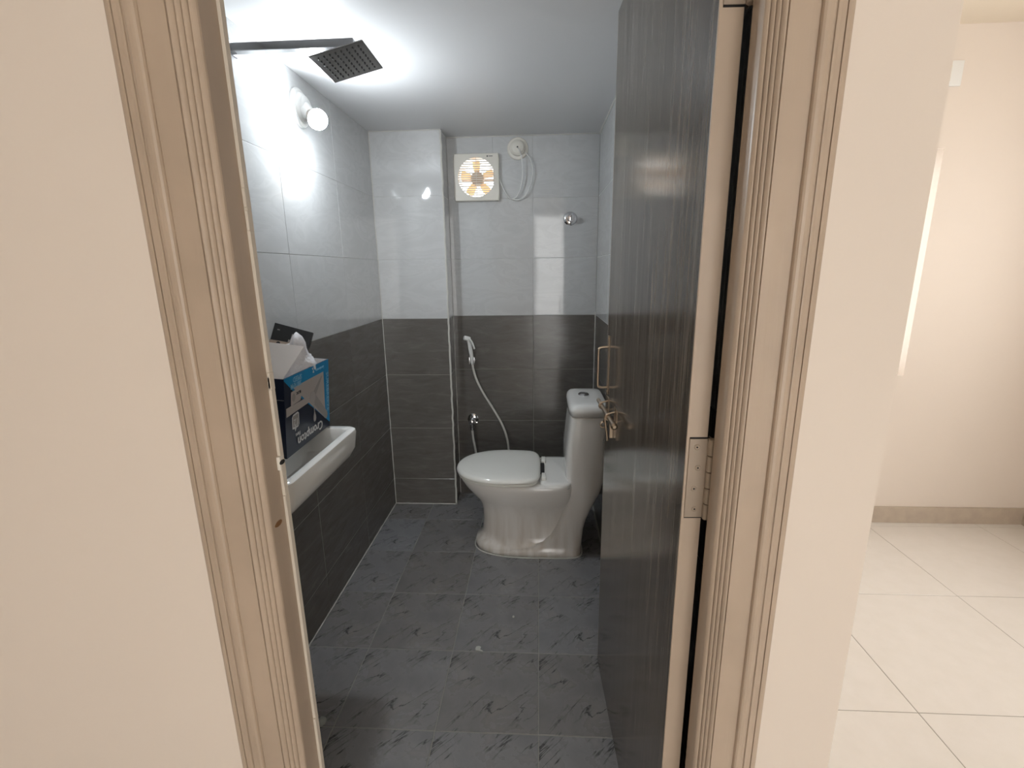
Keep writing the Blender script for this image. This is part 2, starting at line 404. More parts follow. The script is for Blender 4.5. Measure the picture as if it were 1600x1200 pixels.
hx = [x for x in [-2.3]+[1.212-.6*i for i in range(5, 0, -1)]+[1.212, 1.806, 2.4, 2.65]]
hy = [-2.8]+[1.313-.59*i for i in range(6, 0, -1)]+[1.313, 1.899, 2.485, 2.53]
# bathroom block cut out of hall floor: rows in front of the door wall, and the passage beside it
tiles(hf, (0, 0, HZ-T), (1, 0, 0), (0, 1, 0), sorted(hx), [y for y in hy if y < .6]+[.625], lambda i, j: HT, gap=.002, tilt=.0003)
tiles(hf, (0, 0, HZ-T), (1, 0, 0), (0, 1, 0), [XO+.001]+[x for x in sorted(hx) if x > XO], [.625]+[y for y in hy if y > .65], lambda i, j: HT, gap=.002, tilt=.0003)
struct(obj('step', BX(OL, .628, HZ, OR_, .66, -.004), SKIRT))
bsk = struct(obj('baseboard_far', BX(XO+.001, YH-.011, HZ, 2.64, YH, HZ+.095, bev=.0015), SKIRT))
struct(obj('baseboard_right', BX(2.639, .7, HZ, 2.65, YH, HZ+.095, bev=.0015), SKIRT))

# hall windows
def window(n, x0, x1, z0, z1, y, axis='y', dep=.05):
    w = empty('window_%d' % n); struct(w)
    def B(a0, b0, a1, b1, d0, d1):
        return BX(a0, y+d0, b0, a1, y+d1, b1) if axis == 'y' else BX(y+d0, a0, b0, y+d1, a1, b1)
    f = .035
    for (p, q, r_, s) in ((x0, z0, x1, z0+f), (x0, z1-f, x1, z1), (x0, z0+f, x0+f, z1-f), (x1-f, z0+f, x1, z1-f), ((x0+x1)/2-f/2, z0+f, (x0+x1)/2+f/2, z1-f)):
        obj('window_frame', B(p, q, r_, s, 0, dep), WPL2, w)
    obj('pane', B(x0+f, z0+f, (x0+x1)/2-f/2, z1-f, dep*.45, dep*.5), GLS, w)
    obj('pane', B((x0+x1)/2+f/2, z0+f, x1-f, z1-f, dep*.45, dep*.5), GLS, w)
    return w
window(1, 1.30, 1.888, .735, 1.82, YH+.115, dep=.04)
window(2, .63, 1.93, .85, 1.9, 2.70, 'x')  # unseen window, shifted along its wall to steer its light
window(3, -.08, 1.68, HZ, 2.16, -2.90)  # unseen glass door, sized for its reflection in the back wall

# ------------------------------------------------------------------ door frame
ZT = 2.0
def jamb_profile(sgn, xi, xf, xo, dpt):
    # xi: inner reveal, xf: flat start, xo: outer edge of frame behind casing
    p = [(xi, dpt), (xi, .644)]
    # fluted corner moulding between reveal and flat face
    n = 4; ds = (xf-xi); y_ = lambda t: .643-.0175*t
    for k in range(n):
        w = (.30, .22, .22, .26)[k]; t0 = (0, .30, .52, .74)[k]
        for q in (.0, .10, .3, .5, .7, .90): p.append((xi+ds*(t0+w*q), y_(t0+w*q)-.0022*math.sqrt(max(0, 1-(2*q-1)**2))+(.0008 if q == 0 else 0)))
    p += [(xf-.0002*sgn, .6270), (xf+.0012*sgn, .6270), (xf+.0016*sgn, .6245), (xo, .6245), (xo, dpt)]
    return p
fr = struct(empty('trim_door_frame'))
obj('jamb', PR(jamb_profile(-1, -.409, -.436, -.4775, .682), HZ, ZT), ENAM, fr)
obj('jamb', PR(jamb_profile(1, .255, .275, .3140, .6735), HZ, ZT), ENAM, fr)
obj('head_jamb', BX(-.4775, .6245, 1.93, .314, .682, ZT), ENAM, fr)
bm = BX(-.413, .6825, 0, -.4045, .692, 1.93); obj('putty_edge', bm, RAW, fr, label='rough off-white putty edge')
bm = bmesh.new()
for _ in range(12):
    z = random.uniform(.1, 1.85); h = random.uniform(.006, .03); box(bm, -.4085+random.uniform(0, .001), .680, z, -.4043+random.uniform(0, .0008), .6925, z+h, bev=.0008, seg=1)
o = obj('putty_chip', bm, RAW, fr); o['kind'] = 'stuff'
# knot hole and strike plate hole on reveal
def ellip(loc, nrm, rx, rz, m, name, parent, th=.0012):
    bm = bmesh.new(); M = Matrix.Translation(loc) @ frame_z(nrm)
    lathe(bm, [(1, 0), (.9, th), (.6, th*.4)], M @ Matrix.Diagonal((rx, rz, 1, 1)), 16); return obj(name, bm, m, parent)
ellip((-.4092, .6599, .912), (1, 0, 0), .0105, .0045, BROWN, 'knot_hole', fr)
bm = bmesh.new(); box(bm, -.410, .6775, .993, -.4040, .690, 1.016, bev=.002); obj('strike_plate', bm, WPL, fr)
ellip((-.4040, .684, 1.0055), (1, 0, 0), .0075, .0038, BLKV, 'latch_hole', fr)
# scribbled gouge on the casing and nail marks
# casings
def casing_profile(x_in, x_out):
    w = x_out-x_in; f = [(0, .0), (.0, .006), (.03, .0115), (.10, .0145), (.20, .0155), (.30, .0145), (.36, .012), (.37, .0085), (.42, .0085), (.43, .0125), (.46, .0130), (.55, .0115), (.66, .0108), (.695, .0105), (.70, .0060), (.74, .0060), (.745, .0105), (.82, .0100), (.90, .0080), (.97, .0045), (1, .001), (1, 0)]
    return [(x_in+w*a_, .6248-b_*.45) for a_, b_ in f]
cs = struct(empty('trim_door_casing'))
obj('casing', PR(casing_profile(-.470, -.511), HZ, ZT+.05), ENAM, cs)
obj('casing', PR(casing_profile(.3100, .3462), HZ, ZT+.05), ENAM, cs)
obj('casing', BX(-.514, .609, ZT, .3475, .6248, ZT+.05, bev=.004), ENAM, cs)
# little dents in the enamel
for (x, y, z) in ((.290, .6240, 1.515), (.288, .6240, 1.49), (-.4575, .6240, 1.46)):
    pass

# ------------------------------------------------------------------ door leaf
door = struct(empty('door_1', (.2512, .690, 0), (0, 0, radians(2.02))))
DLn, DT_ = .683, .030
obj('panel', BX(-DT_, .0035, .012, -DT_+.0022, DLn, 1.912), DL, door, label='glossy dark walnut-grain laminate face')
obj('panel', BX(-.0022, .0035, .012, 0, DLn, 1.912), DL, door)
obj('core', BX(-DT_+.0023, .004, .013, -.0023, DLn-.0005, 1.911), ENAM, door)
obj('edge_band', BX(-DT_-.0003, 0, .012, .0003, .0036, 1.912, bev=.0006), ENAM, door, label='beige painted hinge edge of the door')
obj('edge_band', BX(-DT_, DLn, .012, 0, DLn+.002, 1.912), ENAM, door)
def hinge(zc):
    hg = empty('hinge', (0, 0, zc), parent=door)
    obj('leaf', BX(-.0265, -.0022, -.064, .0035, -.0004, .064, bev=.0006), ENAM2, hg)
    obj('leaf', BX(.006, -.006, -.064, .0076, .012, .064), ENAM2, hg)
    obj('leaf_shadow_line', BX(-.0262, -.0006, -.0662, .0004, .0002, .0662), BLKV, hg)  # thin black strip painted in as the shadow line around the leaf
    for k in range(5):
        z0 = -.0655+k*.0262
        obj('knuckle', LT_([(.0054, z0+.0006), (.0062, z0+.0016), (.0062, z0+.0246), (.0054, z0+.0256)], (.0058, -.0052, 0), (0, 0, 1), 16), ENAM2, hg, smooth=True)
    for (x, z) in ((-.0150, .0510), (-.0115, .018), (-.0150, -.016), (-.0118, -.050)):
        s = obj('screw', LT_([(.0046, -.0004), (.0046, .0006), (.0036, .0012), (.0030, .0006), (.0012, .0004), (.0010, -.0002)], (x, -.0022, z), (0, -1, 0), 14), ENAM2, hg, smooth=True)
        obj('screw_slot', LT_([(.0013, 0), (.0013, .0007)], (x, -.0024, z), (0, -1, 0), 8), BLKV, hg)  # black disc stands for the shade in the screw head
    return hg
hinge(.9825); hinge(1.670); hinge(.28)
# pull handle
hd = empty('handle', (-DT_, .660, 0), (0, 0, radians(-1.0)), parent=door)
obj('back_plate', BX(-.0022, -.010, .944, 0, .010, 1.112, bev=.0008), ANT, hd)
bow = spline([(-.001, 0, .964), (-.016, 0, .963), (-.026, 0, .966), (-.029, 0, .975), (-.029, 0, 1.02), (-.029, 0, 1.068), (-.026, 0, 1.077), (-.016, 0, 1.080), (-.001, 0, 1.081)], 5)
obj('grip', TB(bow, .0035, 8), ANT, hd, smooth='all')
for z in (.952, 1.104): obj('screw', LT_([(.003, 0), (.003, .0015), (.001, .002)], (-.0022, 0, z), (-1, 0, 0), 10), ANT, hd)
# sliding bolt
lt = empty('latch', (-DT_, 0, 0), parent=door)
zb = .915; off = -.019
obj('staple_plate', BX(-.002, .630, .893, 0, .668, .938, bev=.0006), ANT, lt)
obj('staple_plate', BX(-.002, .512, .893, 0, .548, .938, bev=.0006), ANT, lt)
obj('rod', LT_([(.0058, .455), (.0058, .700)], (off, 0, zb), (0, 1, 0), 14), ANT, lt, smooth=True)
obj('knob', LT_([(.004, .445), (.0085, .449), (.009, .455), (.0085, .461), (.005, .465)], (off, 0, zb), (0, 1, 0), 16), ANT, lt, smooth=True)
for y in (.640, .530):
    q = [(-.001, y, zb-.014), (off*.7, y, zb-.0105)]+[(off-.0072*cos(t), y, zb+.0085*sin(t)) for t in [radians(k) for k in (-80, -40, 0, 40, 80)]]+[(off*.7, y, zb+.0105), (-.001, y, zb+.014)]
    obj('staple', TB(spline(q, 4), .0026, 8), ANT, lt, smooth='all')
# hasp hanging from the rod
bm = bmesh.new(); q = [(off-.0085*cos(t), .600, .871+.0085*sin(t)) for t in [radians(k) for k in range(0, 360, 24)]]
tube(bm, q, .0026, 8, closed=True)
tube(bm, spline([(off+.002, .596, zb-.004), (off+.004, .594, .895), (off, .597, .880)], 4), .0032, 8)
obj('hasp', bm, ANT, lt, smooth='all')
obj('keeper_strip', BX(-.009, .560, .845, 0, .566, .890, bev=.0008), ANT, lt)
bm = TB(spline([(off, .572, zb), (off-.002, .57, .895), (off+.003, .569, .862), (off+.006, .568, .835)], 5), .0032, 8)
obj('hasp_tongue', bm, ANT, lt, smooth='all')

# ------------------------------------------------------------------ toilet
toi = empty('toilet', (0, 2.10, 0)); tag(toi, 'white one-piece porcelain toilet with closed lid beside the back wall', 'toilet')
def sect(xf, xb, hy, z, nf=2.0, nb=4.0, fx=None, n=56, cy=0., back_round=.35):
    """closed ring: rounded front (low x) and squarer back"""
    cx = xf+(xb-xf)*(fx if fx else .5); out = []
    for i in range(n):
        t = 2*pi*i/n; ct, st = cos(t), sin(t)
        if ct < 0: e = nf; R = cx-xf
        else: e = nb; R = xb-cx
        x = cx+R*(abs(ct)**(2/e))*(1 if ct > 0 else -1)
        y = hy*(abs(st)**(2/e))*(1 if st > 0 else -1)
        out.append((x, cy+y, z))
    return out
# pedestal and bowl
bm = bmesh.new()
pr = [(0, -.306, .16, .128, 2.4, .5), (.028, -.308, .16, .130, 2.4, .5), (.045, -.300, .16, .124, 2.4, .5), (.058, -.281, .16, .112, 2.3, .5), (.085, -.270, .16, .104, 2.2, .5),
      (.14, -.266, .16, .101, 2.2, .5), (.19, -.268, .16, .104, 2.2, .52), (.225, -.277, .16, .116, 2.2, .52), (.255, -.296, .16, .136, 2.15, .55), (.285, -.322, .16, .156, 2.1, .56),
      (.315, -.347, .16, .170, 2.1, .58), (.345, -.366, .16, .178, 2.1, .58), (.362, -.373, .16, .180, 2.1, .58), (.370, -.370, .16, .176, 2.1, .58), (.372, -.36, .16, .166, 2.1, .58)]
loft(bm, [sect(xf, xb, hy, z, nf, 5, fx) for z, xf, xb, hy, nf, fx in pr])
obj('bowl', bm, PORCB, toi, smooth='all')
# tank column with its sweeping foot
bm = bmesh.new()
pr = [(0, -.300, .200, .136, 2.6, .6), (.020, -.302, .200, .137, 2.6, .6), (.034, -.285, .200, .134, 2.5, .6), (.042, -.22, .201, .131, 2.4, .6), (.052, -.10, .202, .129, 2.4, .55), (.070, -.012, .203, .129, 2.6, .45), (.10, .040, .205, .130, 3, .4),
      (.14, .070, .208, .132, 3.2, .35), (.19, .092, .220, .135, 3.4, .3), (.25, .107, .244, .138, 3.6, .3), (.32, .117, .277, .142, 3.6, .3), (.38, .120, .292, .146, 3.9, .3), (.45, .117, .294, .152, 4.2, .3),
      (.52, .119, .294, .157, 4.4, .3), (.60, .127, .294, .161, 4.6, .3), (.675, .135, .294, .163, 4.6, .3), (.684, .136, .294, .163, 4.6, .3)]
loft(bm, [sect(xf, xb, hy, z, nf, 6, fx) for z, xf, xb, hy, nf, fx in pr])
obj('tank', bm, PORCB, toi, smooth='all')
bm = bmesh.new()
pr = [(.6865, .136, .294, .160), (.688, .130, .295, .167), (.715, .129, .295, .168), (.727, .133, .294, .164), (.735, .142, .290, .155), (.7385, .160, .285, .14), (.739, .19, .26, .10)]
loft(bm, [sect(xf, xb, hy, z, 4.6, 7, .3) for z, xf, xb, hy in pr])
obj('tank_lid', bm, PORC, toi, smooth='all')
bm = bmesh.new(); M = Matrix.Translation((.203, .022, .7385)) @ Matrix.Diagonal((.024, .033, 1, 1))
lathe(bm, [(1, 0), (1, .004), (.9, .0062), (.78, .0058), (.72, .004), (.66, .0062), (.4, .0078), (.05, .0082)], M, 32)
fb = obj('flush_button', bm, CHR, toi, smooth='all', label='oval chrome flush button')
# deck between the seat and the tank
bm = bmesh.new()
loft(bm, [sect(.0, .15, .165, .355, 5, 5, .5), sect(.0, .15, .168, .374, 5, 5, .5), sect(.006, .15, .160, .381, 5, 5, .5), sect(.02, .15, .14, .382, 5, 5, .5)])
obj('deck', bm, PORC, toi, smooth='all')
def lidring(ins, z, xb=.008):
    xf = -.386+ins; out = []; cx = -.385+.235; n = 64; hy = .190-ins; xb -= ins
    for i in range(n):
        t = 2*pi*i/n; ct, st = cos(t), sin(t)
        if ct < 0: x = cx+(cx-xf)*-(abs(ct)**(2/2.15)); y = hy*abs(st)**(2/2.15)
        else: x = cx+(xb-cx)*abs(ct)**(2/6.5); y = (hy)*abs(st)**(2/4.5)
        k = max(0, (x-cx)/(xb-cx)); y *= 1-.06*k
        out.append((x, y*(1 if st > 0 else -1), z))
    return out
bm = bmesh.new(); loft(bm, [lidring(.012, .3735), lidring(.006, .375), lidring(.006, .383), lidring(.012, .385)])
obj('seat', bm, LIDP, toi, smooth='all')
bm = bmesh.new(); loft(bm, [lidring(.006, .3862), lidring(.001, .389), lidring(0, .394), lidring(.002, .401), lidring(.008, .407), lidring(.018, .4105), lidring(.05, .4135), lidring(.10, .4155), lidring(.15, .4165)])
obj('lid', bm, LIDP, toi, smooth='all')
obj('hinge_block', BX(.012, -.125, .380, .032, -.070, .397, bev=.004), LIDP, toi, smooth=True)
obj('hinge_block', BX(.012, .070, .380, .032, .125, .397, bev=.004), LIDP, toi, smooth=True)
bm = BX(.008, -.060, .381, .026, .060, .389, bev=.002); obj('hinge_recess_shade', bm, RUB, toi)  # dark bar added as the shade inside the hinge recess
# caulk ring around foot
q = sect(-.310, .203, .139, .0015, 2.5, 6, .55); obj('caulk', TB(q, .0035, 6, closed=True), CAULK, toi, smooth='all')

# ------------------------------------------------------------------ wash basin
bas = empty('wash_basin', (XL, 1.20, 0)); tag(bas, 'white ceramic wash basin on the left wall, seen past the door frame', 'basin')
def rr(x0, x1, y0, y1, r, z, n=6):
    out = []
    for cx, cy, a0, rad in ((x1-r, y1-r, 0, r), (x0+.004, y1-.004, 90, .004), (x0+.004, y0+.004, 180, .004), (x1-r, y0+r, 270, r)):
        for k in range(n+1):
            t = radians(a0+90*k/n); out.append((cx+rad*cos(t), cy+rad*sin(t), z))
    return out
def rrc(x0, x1, y0, y1, r, z, n=6):
    out = []
    for cx, cy, a0 in ((x1-r, y1-r, 0), (x0+r, y1-r, 90), (x0+r, y0+r, 180), (x1-r, y0+r, 270)):
        for k in range(n+1):
            t = radians(a0+90*k/n); out.append((cx+r*cos(t), cy+r*sin(t), z))
    return out
W_ = .246; y0, y1 = -.215, .222
bm = bmesh.new()
loft(bm, [rr(.0, .15, y0+.08, y1-.08, .05, .665), rr(.0, .195, y0+.035, y1-.035, .045, .70), rr(.0, .228, y0+.010, y1-.010, .036, .735), rr(0, .240, y0+.003, y1-.003, .030, .758), rr(0, W_, y0, y1, .028, .808), rr(0, W_-.002, y0+.002, y1-.002, .027, .816), rr(0, W_-.008, y0+.008, y1-.008, .024, .820),
          rrc(.075, W_-.020, y0+.028, y1-.030, .022, .820), rrc(.079, W_-.024, y0+.032, y1-.034, .022, .816), rrc(.092, W_-.034, y0+.055, y1-.060, .026, .755), rrc(.110, W_-.055, y0+.085, y1-.10, .024, .735)], cap=True)
obj('bowl', bm, PORC, bas, smooth=True)
obj('drain', LT_([(.020, 0), (.020, .002), (.014, .003), (.010, .0015)], (.14, 0, .736), (0, 0, 1), 24), CHR, bas, smooth=True)

# ------------------------------------------------------------------ ceiling fan carton in the basin
BXL, BH, BD = .286, .214, .150
ang = radians(2.0)
ctn = empty('fan_carton', (-.656, 1.135, .8225), (0, .08, ang)); tag(ctn, 'open navy and blue ceiling fan carton standing upside down in the wash basin', 'box')
# local frame: x = outward (right), y = along face (u), z = up
th = .003
bm = bmesh.new()
box(bm, -BD, 0, 0, 0, BXL, th); box(bm, -th, 0, th, 0, BXL, BH); box(bm, -BD, 0, th, -BD+th, BXL, BH)
box(bm, -BD+th, 0, th, -th, th, BH); box(bm, -BD+th, BXL-th, th, -th, BXL, BH)
obj('carton_body', bm, NAVY, ctn)
bm = bmesh.new()
box(bm, -BD+th+.0002, th+.0002, th+.0002, -th-.0002, th+.001, BH-.0003); box(bm, -th-.001, th+.001, th, -th-.0002, BXL-th-.001, BH-.0003); box(bm, -BD+th+.0002, BXL-th-.001, th, -th-.0002, BXL-th-.0002, BH-.0003)
obj('lining', bm, CARDI, ctn)
# flaps: near end flap leaning over the box
def quadslab(bm, A, B, Cc, D, t=.0015):
    A, B, Cc, D = map(Vector, (A, B, Cc, D)); n = (B-A).cross(D-A).normalized()*t
    lo = [bm.verts.new(p) for p in (A, B, Cc, D)]; hi = [bm.verts.new(p+n) for p in (A, B, Cc, D)]
    for i in range(4): bm.faces.new((lo[i], lo[(i+1) % 4], hi[(i+1) % 4], hi[i]))
    bm.faces.new(lo); bm.faces.new(hi)
bm = bmesh.new(); quadslab(bm, (-.002, .001, BH), (-BD, .001, BH), (-BD-.002, .060, BH+.085), (.026, .064, BH+.076))
obj('flap', bm, CARDI, ctn, label='white inner side of the open end flap')
bm = bmesh.new(); quadslab(bm, (-BD, .01, BH), (-BD, BXL-.01, BH), (-BD+.004, BXL-.03, BH+.04), (-BD+.004, .03, BH+.04), )
obj('flap', bm, CARDI, ctn)
# print on the face (x = +eps)
def face_poly(poly, m, eps, name='print', lab=None):
    # (u,v) normalised -> y,z ; small sheet
    bm = bmesh.new(); A = [bm.verts.new((eps-.0002, u*BXL, v*BH)) for u, v in poly]; B = [bm.verts.new((eps, u*BXL, v*BH)) for u, v in poly]
    n = len(poly)
    for i in range(n): bm.faces.new((A[i], A[(i+1) % n], B[(i+1) % n], B[i]))
    bm.faces.new(B); bm.faces.new(A)
    return obj(name, bm, m, ctn, label=lab)
e = .0004
face_poly([(.005, .998), (.995, .998), (.995, .055), (.90, .14), (.17, .80), (.005, .975)], BLUE, e, 'blue_border', 'bright blue printed border')
face_poly([(.165, .845), (.855, .855), (.885, .15)], PICT, e*2, 'picture_ground')
# fan picture
face_poly([(.02, .52), (.02, .63), (.50, .625), (.545, .565), (.50, .54)], PICT, e*2.5, 'picture_blade')
face_poly([(.545, .62), (.60, .65), (.80, .815), (.82, .80), (.66, .60), (.60, .56)], BLADE, e*3, 'picture_blade')
face_poly([(.57, .53), (.64, .60), (.93, .235), (.935, .19), (.91, .145), (.87, .155), (.60, .47)], BLADE, e*3, 'picture_blade')
def disc(u, v, ru, rv, m, eps, name='picture_hub', n=20): return face_poly([(u+ru*cos(2*pi*k/n), v+rv*sin(2*pi*k/n)) for k in range(n)], m, eps, name)
disc(.57, .575, .065, .085, BLADE2, e*4)
face_poly([(.585, .50), (.605, .50), (.612, .36), (.635, .30), (.64, .26), (.62, .225), (.59, .225), (.575, .26), (.578, .31), (.595, .36)], BLADE2, e*4, 'picture_rod')
face_poly([(.11, .80-.17), (.12, .80), (.335, .815), (.335, .72), (.30, .64)], PICT, e*3.4, 'label_patch')
disc(.165, .72, .035, .05, BLADE, e*3.8, 'emblem')
face_poly([(.12, .325), (.12, .475), (.145, .505), (.235, .515), (.26, .49), (.26, .345), (.235, .315), (.20, .315), (.175, .275), (.165, .315)], LWH, e*3, 'badge')
face_poly([(.135, .345), (.135, .485), (.245, .49), (.245, .335)], BLADE, e*3.3, 'badge_ground')
def text(s, size, M, m, parent, name='lettering', ext=.0003, bold=0., sx=1.):
    cu = bpy.data.curves.new('t', 'FONT'); cu.body = s; cu.size = size; cu.extrude = ext; cu.offset = bold; cu.resolution_u = 2
    cu.align_x = 'CENTER'; cu.align_y = 'CENTER'
    to = bpy.data.objects.new('t', cu); C.objects.link(to)
    bpy.context.view_layer.update(); dg = bpy.context.evaluated_depsgraph_get()
    me = bpy.data.meshes.new_from_object(to.evaluated_get(dg)); bpy.data.objects.remove(to); me.materials.clear(); me.materials.append(m)
    me.transform(Matrix.Diagonal((sx, 1, 1, 1)))
    o = link(name, me, parent); o.matrix_local = M; return o
# text frame on face: text x -> +u (local +y), text y -> +z, normal +x ; rotated by phi in-plane
def FM(u, v, phi, eps=.002):
    R = Matrix(((0, 0, 1), (1, 0, 0), (0, 1, 0))).to_4x4()   # columns: x->y, y->z, z->x
    return Matrix.Translation((eps, u*BXL, v*BH)) @ R @ Matrix.Rotation(phi, 4, 'Z')
text('Crompton', .038, FM(.50, .120, pi), LWH, ctn, bold=.0006, sx=1.02)
text('Fans', .016, FM(.22, .225, pi), LWH, ctn)
text('12', .028, FM(.19, .40, pi), LWH, ctn, bold=.0004, sx=.9)
text('380 RPM', .019, FM(.22, .872, pi), LBL, ctn, bold=.0003, sx=.9)
text('SPEED', .019, FM(.25, .945, pi), LBL, ctn, bold=.0003)
text('Surebreeze', .013, FM(.76, .925, pi), LBL, ctn)
text('SUREBREEZE', .024, FM(.94, .535, -pi/2), LBL, ctn, bold=.0003, sx=.93)
text('BLDC', .011, FM(.265, .755, pi), NAVY, ctn)
# near end face prints (normal -y)
def EM(x, z, phi=0): return Matrix.Translation((x, -.0008, z)) @ Matrix(((1, 0, 0), (0, 0, -1), (0, 1, 0))).to_4x4() @ Matrix.Rotation(phi, 4, 'Z')
def end_box(x0, z0, x1, z1, m, name): return obj(name, BX(x0, -.0005, z0, x1, 0.0001, z1), m, ctn)
end_box(-.075, .170, -.030, .187, LWH, 'label_patch'); text('BLDC', .014, EM(-.052, .1785, pi) @ Matrix.Translation((0, 0, .0)), NAVY, ctn)
obj('seam', BX(-BD+.002, -.0007, .158, -.001, 0.0001, .1588), BLADE, ctn)
bm = bmesh.new()
box(bm, -.040, -.0006, .085, -.0393, 0.0001, .143)
for z, r_ in ((.143, .003), (.118, .004)): lathe(bm, [(r_, 0), (r_, .0006)], Matrix.Translation((-.0397, 0, z)) @ frame_z((0, -1, 0)), 14)
tube(bm, [(-.0397+.005*cos(t), -.0005, .081+.005*sin(t)) for t in [2*pi*k/14 for k in range(14)]], .0007, 4, closed=True)
obj('diagram', bm, BLADE, ctn)
bm = bmesh.new()
for k in range(9): box(bm, -.052, -.0006, .030+k*.004, -.026-(k % 3)*.003, 0.0001, .0318+k*.004)
o = obj('fine_print', bm, BLADE, ctn); 

# things in the carton
bm = bmesh.new()
for k in range(30*1): pass
bmesh.ops.create_icosphere(bm, subdivisions=5, radius=1)
for v in bm.verts:
    p = v.co.copy(); d = 1+.16*mnoise.noise(p*2.1)+.13*abs(mnoise.noise(p*5.3+Vector((3, 1, 2))))+.07*abs(mnoise.noise(p*12))
    v.co = Vector((p.x*.048*d, p.y*.080*d, p.z*.070*d))
    # peak of the bag
    if p.z > .1: v.co.z += .050*max(0, 1-((p.y+.15)**2)*7-((p.x-.45)**2)*5)*max(0, p.z)
    v.co.z -= max(0, p.y-.1)*.022
bag = obj('plastic_bag', bm, BAG, None, (-.697, 1.302, 1.025), (0, .04, ang), smooth='all')
tag(bag, 'crumpled translucent plastic bag stuffed in the open carton', 'plastic bag')
bk = empty('black_pack', (-.7500, 1.396, 1.088)); tag(bk, 'flat black printed pack sticking out of the carton behind the white flap', 'packet')
Mb = Matrix.Rotation(radians(8), 4, 'Z') @ Matrix.Rotation(radians(17), 4, 'Y') @ Matrix.Rotation(radians(-14), 4, 'X')
bm = BX(-.056, -.006, -.050, .056, .006, .049, bev=.001); bmesh.ops.transform(bm, matrix=Mb, verts=bm.verts); obj('sleeve', bm, BLK, bk)
for (x, z, w, h) in ((.000, .018, .006, .011), (-.006, .000, .005, .010), (-.044, .030, .007, .003)):
    bm = BX(x, -.0068, z, x+w, -.0060, z+h); bmesh.ops.transform(bm, matrix=Mb, verts=bm.verts); obj('print_mark', bm, BLADE2, bk)
kc = empty('kraft_insert', (-.774, 1.372, 1.069)); tag(kc, 'beige cardboard insert in front of the black pack in the carton', 'cardboard')
Mk = Matrix.Rotation(radians(8), 4, 'Z') @ Matrix.Rotation(radians(12), 4, 'Y') @ Matrix.Rotation(radians(-14), 4, 'X')
bm = BX(-.032, -.0015, -.03, .034, .0015, .030); bmesh.ops.transform(bm, matrix=Mk, verts=bm.verts); obj('card', bm, KRAFT, kc)
bm = bmesh.new(); lathe(bm, [(.006, 0), (.006, .0005)], Matrix.Translation((-.006, -.0015, .022)) @ frame_z((0, -1, 0)), 14); bmesh.ops.transform(bm, matrix=Mk, verts=bm.verts); obj('slot', bm, BLK, kc)

# ------------------------------------------------------------------ rain shower
sh = empty('rain_shower', (XL, 1.395, 1.878)); tag(sh, 'square dark chrome rain shower head on a straight arm under the ceiling', 'shower')
def RB(x0, y0, z0, x1, y1, z1, **k): return BX(x0-XL, y0-1.395, z0-1.878, x1-XL, y1-1.395, z1-1.878, **k)
obj('arm', RB(XL, 1.392, 1.868, -.482, 1.416, 1.888, bev=.0015), CHRA, sh, label='straight square-section chrome arm')
obj('wall_flange', RB(XL, 1.386, 1.860, XL+.006, 1.422, 1.896, bev=.002), CHR, sh)
hc = Vector((-.518, 1.44, 1.8474)); nrm = Vector((-.2134, .0677, .9746)).normalized()
# orientation from fit: rotation vector
wv = Vector((-.06506, -.21621, -.02957)); Rm = Matrix.Rotation(wv.length, 4, wv.normalized())
Mh = Matrix.Translation(hc-Vector((XL, 1.395, 1.878))) @ Rm
def HX(bm): bmesh.ops.transform(bm, matrix=Mh, verts=bm.verts); return bm
bm = bmesh.new(); box(bm, -.075, -.075, 0, .075, .075, .0035, bev=.0014); obj('head_plate', HX(bm), CHRD, sh, label='dark square shower plate')
bm = bmesh.new(); box(bm, -.035, -.03, .0035, .035, .03, .010, bev=.002); obj('back_box', HX(bm), CHRD, sh)
bm = bmesh.new(); lathe(bm, [(.014, .009), (.014, .016), (.009, .020), (.009, .034)], n=20); obj('swivel_joint', HX(bm), CHRD, sh, smooth=True)
nb = bmesh.new(); lathe(nb, [(.0026, 0), (.0022, -.0022), (.0010, -.0028)], n=8); me = bpy.data.meshes.new('nozzle'); 
bmesh.ops.recalc_face_normals(nb, faces=nb.faces); nb.to_mesh(me); nb.free(); me.materials.append(RUB)
for i in range(8):
    for j in range(8):
        o = link('nozzle', me, sh); o.matrix_local = Mh @ Matrix.Translation((-.056+i*.016, -.056+j*.016, 0))
# short elbow from the arm to the head
e0 = Vector((-.492, 1.404, 1.878))-Vector((XL, 1.395, 1.878)); e1 = Mh @ Vector((0, 0, .022))
obj('elbow', TB(spline([e0, e0+Vector((-.004, .022, .004)), e1], 6), .009, 12), CHRD, sh, smooth='all')

# ------------------------------------------------------------------ bulb and holder on the left wall
bh = empty('bulb_holder', (XL, 1.765, 1.842)); tag(bh, 'round white angled bulb holder on the left wall below the ceiling', 'lamp holder')
obj('base_plate', LT_([(.062, 0), (.062, .006), (.058, .011), (.048, .012), (.047, .019), (.044, .022), (.037, .023), (.036, .030), (.030, .034)], (0, 0, 0), (1, 0, 0), 40), WPL2, bh, smooth=True)
bc = Vector((.082, -.035, -.045)); dd = Vector((.071, -.0565, -.050)).normalized()
obj('socket', LT_([(.027, 0), (.025, .018), (.021, .034), (.019, .046), (.018, .056)], (.018, -.002, -.004), dd, 28), WPL2, bh, smooth=True)
lb = empty('light_bulb', (XL+.0235, 1.7605, 1.8320)); tag(lb, 'lit white LED bulb screwed into the angled wall holder', 'light bulb')
s0 = Vector((.018, -.002, -.004))+dd*.055-Vector((.0235, -.0045, -.010))
obj('cap', LT_([(.012, -.006), (.012, .008), (.0135, .010), (.0135, .016)], s0, dd, 24), COP, lb, smooth=True)
obj('collar', LT_([(.0135, .016), (.018, .019), (.024, .027), (.0290, .034), (.0314, .0425), (.0310, .0427)], s0, dd, 32), WPL2, lb, smooth=True)
